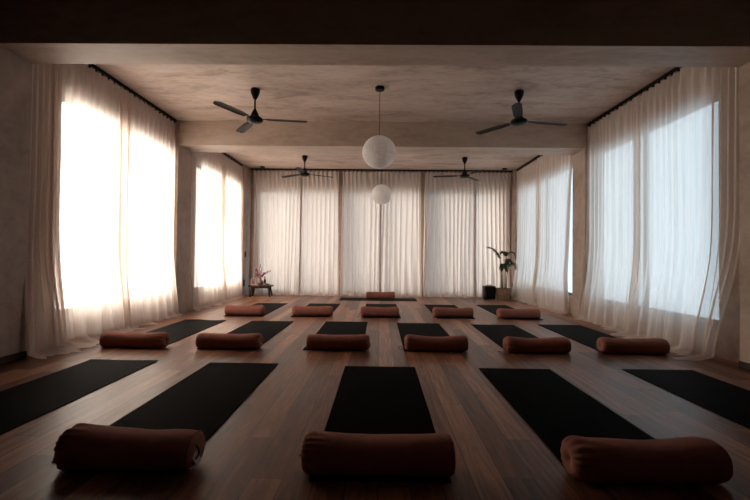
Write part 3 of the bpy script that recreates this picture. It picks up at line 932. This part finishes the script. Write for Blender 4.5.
def frond(base, pts, nleaf, llen, width, side_droop):
    """leaf stalk with two rows of folded leaflets"""
    P = catmull([base]+pts, 9)
    bm = bmesh.new()
    add_tube(bm, P, [0.0065*(1-0.75*i/len(P)) for i in range(len(P))], 6)
    fr = obj('frond', bm, M['cane'], pp, smooth=True)
    bm = bmesh.new()
    n = len(P)
    for k in range(nleaf):
        t = 0.30+0.69*k/(nleaf-1)
        i = min(n-2, int(t*(n-1)))
        p = P[i].lerp(P[i+1], t*(n-1)-i)
        d = (P[i+1]-P[i]).normalized()
        up = Vector((0, 0, 1)); sd = d.cross(up)
        if sd.length < 0.2: sd = Vector((1, 0, 0))
        sd.normalize(); nrm = sd.cross(d).normalized()
        for s in (-1, 1):
            ll = llen*(0.55+0.45*math.sin(PI*min(1, (t-0.25)/0.75*0.9+0.1)))*rnd.uniform(0.85, 1.1)
            dr = (sd*s*0.75 + d*0.75 + nrm*0.15).normalized()
            m_ = 6
            prev = None
            for j in range(m_+1):
                u = j/m_
                c = p + dr*ll*u - Vector((0, 0, side_droop*ll*u*u))
                w = width*math.sin(PI*min(1, 0.12+0.88*u))*(1-0.15*u) + 0.0004
                across = (d - dr*d.dot(dr)).normalized()
                a = bm.verts.new(c + across*w + nrm*w*0.4); b = bm.verts.new(c); e = bm.verts.new(c - across*w + nrm*w*0.4)
                if prev:
                    bm.faces.new((prev[0], a, b, prev[1])); bm.faces.new((prev[1], b, e, prev[2]))
                prev = (a, b, e)
    obj('leaflets', bm, M['leaf'], fr)

canes = [((-0.035, 0.0), (-0.055, 0.0), 0.78), ((0.03, -0.02), (0.045, 0.0), 0.88), ((0.0, 0.04), (0.0, 0.05), 0.66), ((0.07, 0.02), (0.085, 0.01), 0.60)]
for (a, b, h) in canes:
    bm = bmesh.new()
    P = catmull([(a[0], a[1], 0.20), ((a[0]+b[0])/2, (a[1]+b[1])/2, 0.2+(h-0.2)*0.5), (b[0], b[1], h)], 10)
    rr = [0.013 - 0.005*i/len(P) + (0.0022 if i % 4 == 0 else 0) for i in range(len(P))]
    add_tube(bm, P, rr, 10)
    obj('cane', bm, M['cane'], pp, smooth=True)
V = Vector
frond(V((-0.055, 0, 0.78)), [(-0.085, -0.02, 0.93), (-0.16, -0.04, 1.08), (-0.26, -0.06, 1.19), (-0.38, -0.08, 1.235)], 24, 0.15, 0.014, 0.55)
frond(V((0.045, 0, 0.88)), [(0.045, -0.02, 1.00), (0.02, -0.06, 1.09), (-0.03, -0.12, 1.13), (-0.07, -0.20, 1.10)], 18, 0.17, 0.013, 0.6)
frond(V((0.045, 0, 0.88)), [(0.07, -0.02, 1.02), (0.12, -0.04, 1.11), (0.18, -0.06, 1.12), (0.23, -0.08, 1.04)], 18, 0.17, 0.013, 0.7)
frond(V((0.0, 0.05, 0.66)), [(-0.02, 0.0, 0.78), (-0.03, -0.08, 0.84), (-0.05, -0.16, 0.82), (-0.06, -0.22, 0.74)], 16, 0.16, 0.013, 0.7)
frond(V((0.085, 0.01, 0.60)), [(0.11, -0.03, 0.74), (0.14, -0.07, 0.84), (0.19, -0.11, 0.86), (0.23, -0.14, 0.78)], 16, 0.16, 0.013, 0.7)
frond(V((0.045, 0.0, 0.70)), [(0.05, -0.03, 0.82), (0.06, -0.09, 0.92), (0.06, -0.16, 0.95), (0.07, -0.22, 0.89)], 16, 0.16, 0.013, 0.7)

sp = empty('speaker', (2.595, 9.80, 0), 0.05, label='black upright speaker on the floor left of the palm basket', cat='speaker')
bm = box(-0.130, 0.130, -0.11, 0.11, 0.012, 0.315, bevel=0.018)
obj('cabinet', bm, M['plastic'], sp)
bm = bmesh.new()
for sx in (-1, 1):
    for sy in (-1, 1):
        add_lathe(bm, [(0.0, 0.0), (0.014, 0.0), (0.014, 0.013), (0.0, 0.013)], 12, sx*0.095, sy*0.075, caps=False)
obj('feet', bm, M['black'], sp)
bm = box(-0.112, 0.112, -0.116, -0.108, 0.035, 0.292, bevel=0.003)
gr = obj('grille', bm, M['black'], sp)
bm = bmesh.new()
mm = Matrix.Translation((0, -0.1165, 0.13)) @ Matrix.Rotation(PI/2, 4, 'X')
add_lathe(bm, [(0.088, 0.0), (0.092, 0.003), (0.096, 0.0)], 32, caps=False)
for v in bm.verts: v.co = mm @ v.co
obj('woofer_ring', bm, M['plastic'], gr)
bm = bmesh.new(); add_tube(bm, catmull([(-0.06, 0, 0.312), (-0.05, 0, 0.330), (0.05, 0, 0.330), (0.06, 0, 0.312)], 6), 0.007, 8)
obj('handle', bm, M['plastic'], sp, smooth=True)

bg = empty('bag', (3.12, 9.99, 0), -0.2, label='small black bag on the floor between the palm basket and the right curtain', cat='bag')
bm = bmesh.new()
add_box(bm, -0.055, 0.055, -0.035, 0.035, 0.0, 0.20)
bmesh.ops.subdivide_edges(bm, edges=bm.edges[:], cuts=5, use_grid_fill=True)
for v in bm.verts:
    t = v.co.z/0.20
    v.co.x *= 1.05-0.25*t*t; v.co.y *= 1.1-0.55*t
    b_ = 0.006*noise.noise(v.co*18)
    v.co.x += b_; v.co.y += b_
    v.co.z = max(0, v.co.z)
obj('pouch', bm, M['plastic'], bg, smooth=True)
bm = bmesh.new(); add_tube(bm, catmull([(-0.035, 0, 0.195), (-0.025, 0.0, 0.245), (0.025, 0.0, 0.245), (0.035, 0, 0.195)], 8), 0.005, 8)
obj('handle', bm, M['plastic'], bg, smooth=True)

# ------------------------------------------------------------------ daylight: a sky bright and warm to the left, cool to the right
SKY_L, SKY_R, SKY_B = (7.4, 6.7, 6.1), (0.86, 1.13, 1.36), (0.30, 0.31, 0.32)
w = bpy.data.worlds.new('sky'); bpy.context.scene.world = w
w.use_nodes = True
nt = w.node_tree; nt.nodes.clear()
L = nt.links.new
tc = N(nt, 'ShaderNodeTexCoord')
sep = N(nt, 'ShaderNodeSeparateXYZ'); L(tc.outputs['Generated'], sep.inputs[0])
ml = N(nt, 'ShaderNodeMapRange', interpolation_type='SMOOTHSTEP')
for k, v in (('From Min', -0.15), ('From Max', -0.75)): ml.inputs[k].default_value = v
mr = N(nt, 'ShaderNodeMapRange', interpolation_type='SMOOTHSTEP')
for k, v in (('From Min', 0.15), ('From Max', 0.75)): mr.inputs[k].default_value = v
L(sep.outputs['X'], ml.inputs['Value']); L(sep.outputs['X'], mr.inputs['Value'])
c1 = N(nt, 'ShaderNodeMix', data_type='RGBA'); c1.inputs[6].default_value = rgba(SKY_B); c1.inputs[7].default_value = rgba(SKY_L)
L(ml.outputs[0], c1.inputs[0])
c2 = N(nt, 'ShaderNodeMix', data_type='RGBA'); c2.inputs[7].default_value = rgba(SKY_R)
L(mr.outputs[0], c2.inputs[0]); L(c1.outputs[2], c2.inputs[6])
bg_ = N(nt, 'ShaderNodeBackground'); L(c2.outputs[2], bg_.inputs['Color'])
wo = N(nt, 'ShaderNodeOutputWorld'); L(bg_.outputs[0], wo.inputs['Surface'])
w.cycles.sampling_method = 'MANUAL'; w.cycles.sample_map_resolution = 256

# ------------------------------------------------------------------ camera
F_PX, VX, VY, ROLL, H = 411.0, 380.0, 257.0, 0.011, 0.97
Yc = Vector((VX-375, VY-250, F_PX)).normalized()
Xc = Vector((1, ROLL, 0)); Xc = (Xc - Yc*Xc.dot(Yc)).normalized()
Zc = Xc.cross(Yc)
Bm = Matrix((Xc, Yc, Zc))
right = Bm @ Vector((1, 0, 0)); down = Bm @ Vector((0, 1, 0)); fwd = Bm @ Vector((0, 0, 1))
cam = bpy.data.cameras.new('camera')
co = bpy.data.objects.new('camera', cam); C.objects.link(co)
mw = Matrix((right, -down, -fwd)).transposed().to_4x4()
mw.translation = (0, 0, H)
co.matrix_world = mw
cam.sensor_fit = 'HORIZONTAL'; cam.sensor_width = 36.0; cam.lens = F_PX/750*36.0
cam.clip_start = 0.05
sc = bpy.context.scene
sc.camera = co
vs = sc.view_settings
vs.view_transform = 'Standard'; vs.look = 'None'; vs.gamma = 1.0; vs.use_curve_mapping = False
vs.exposure = 1.0
sc.display_settings.display_device = 'sRGB'
cy = sc.cycles
cy.max_bounces = 10; cy.diffuse_bounces = 6; cy.glossy_bounces = 3; cy.transmission_bounces = 4; cy.transparent_max_bounces = 12
cy.use_denoising = True
cy.caustics_reflective = False; cy.caustics_refractive = False
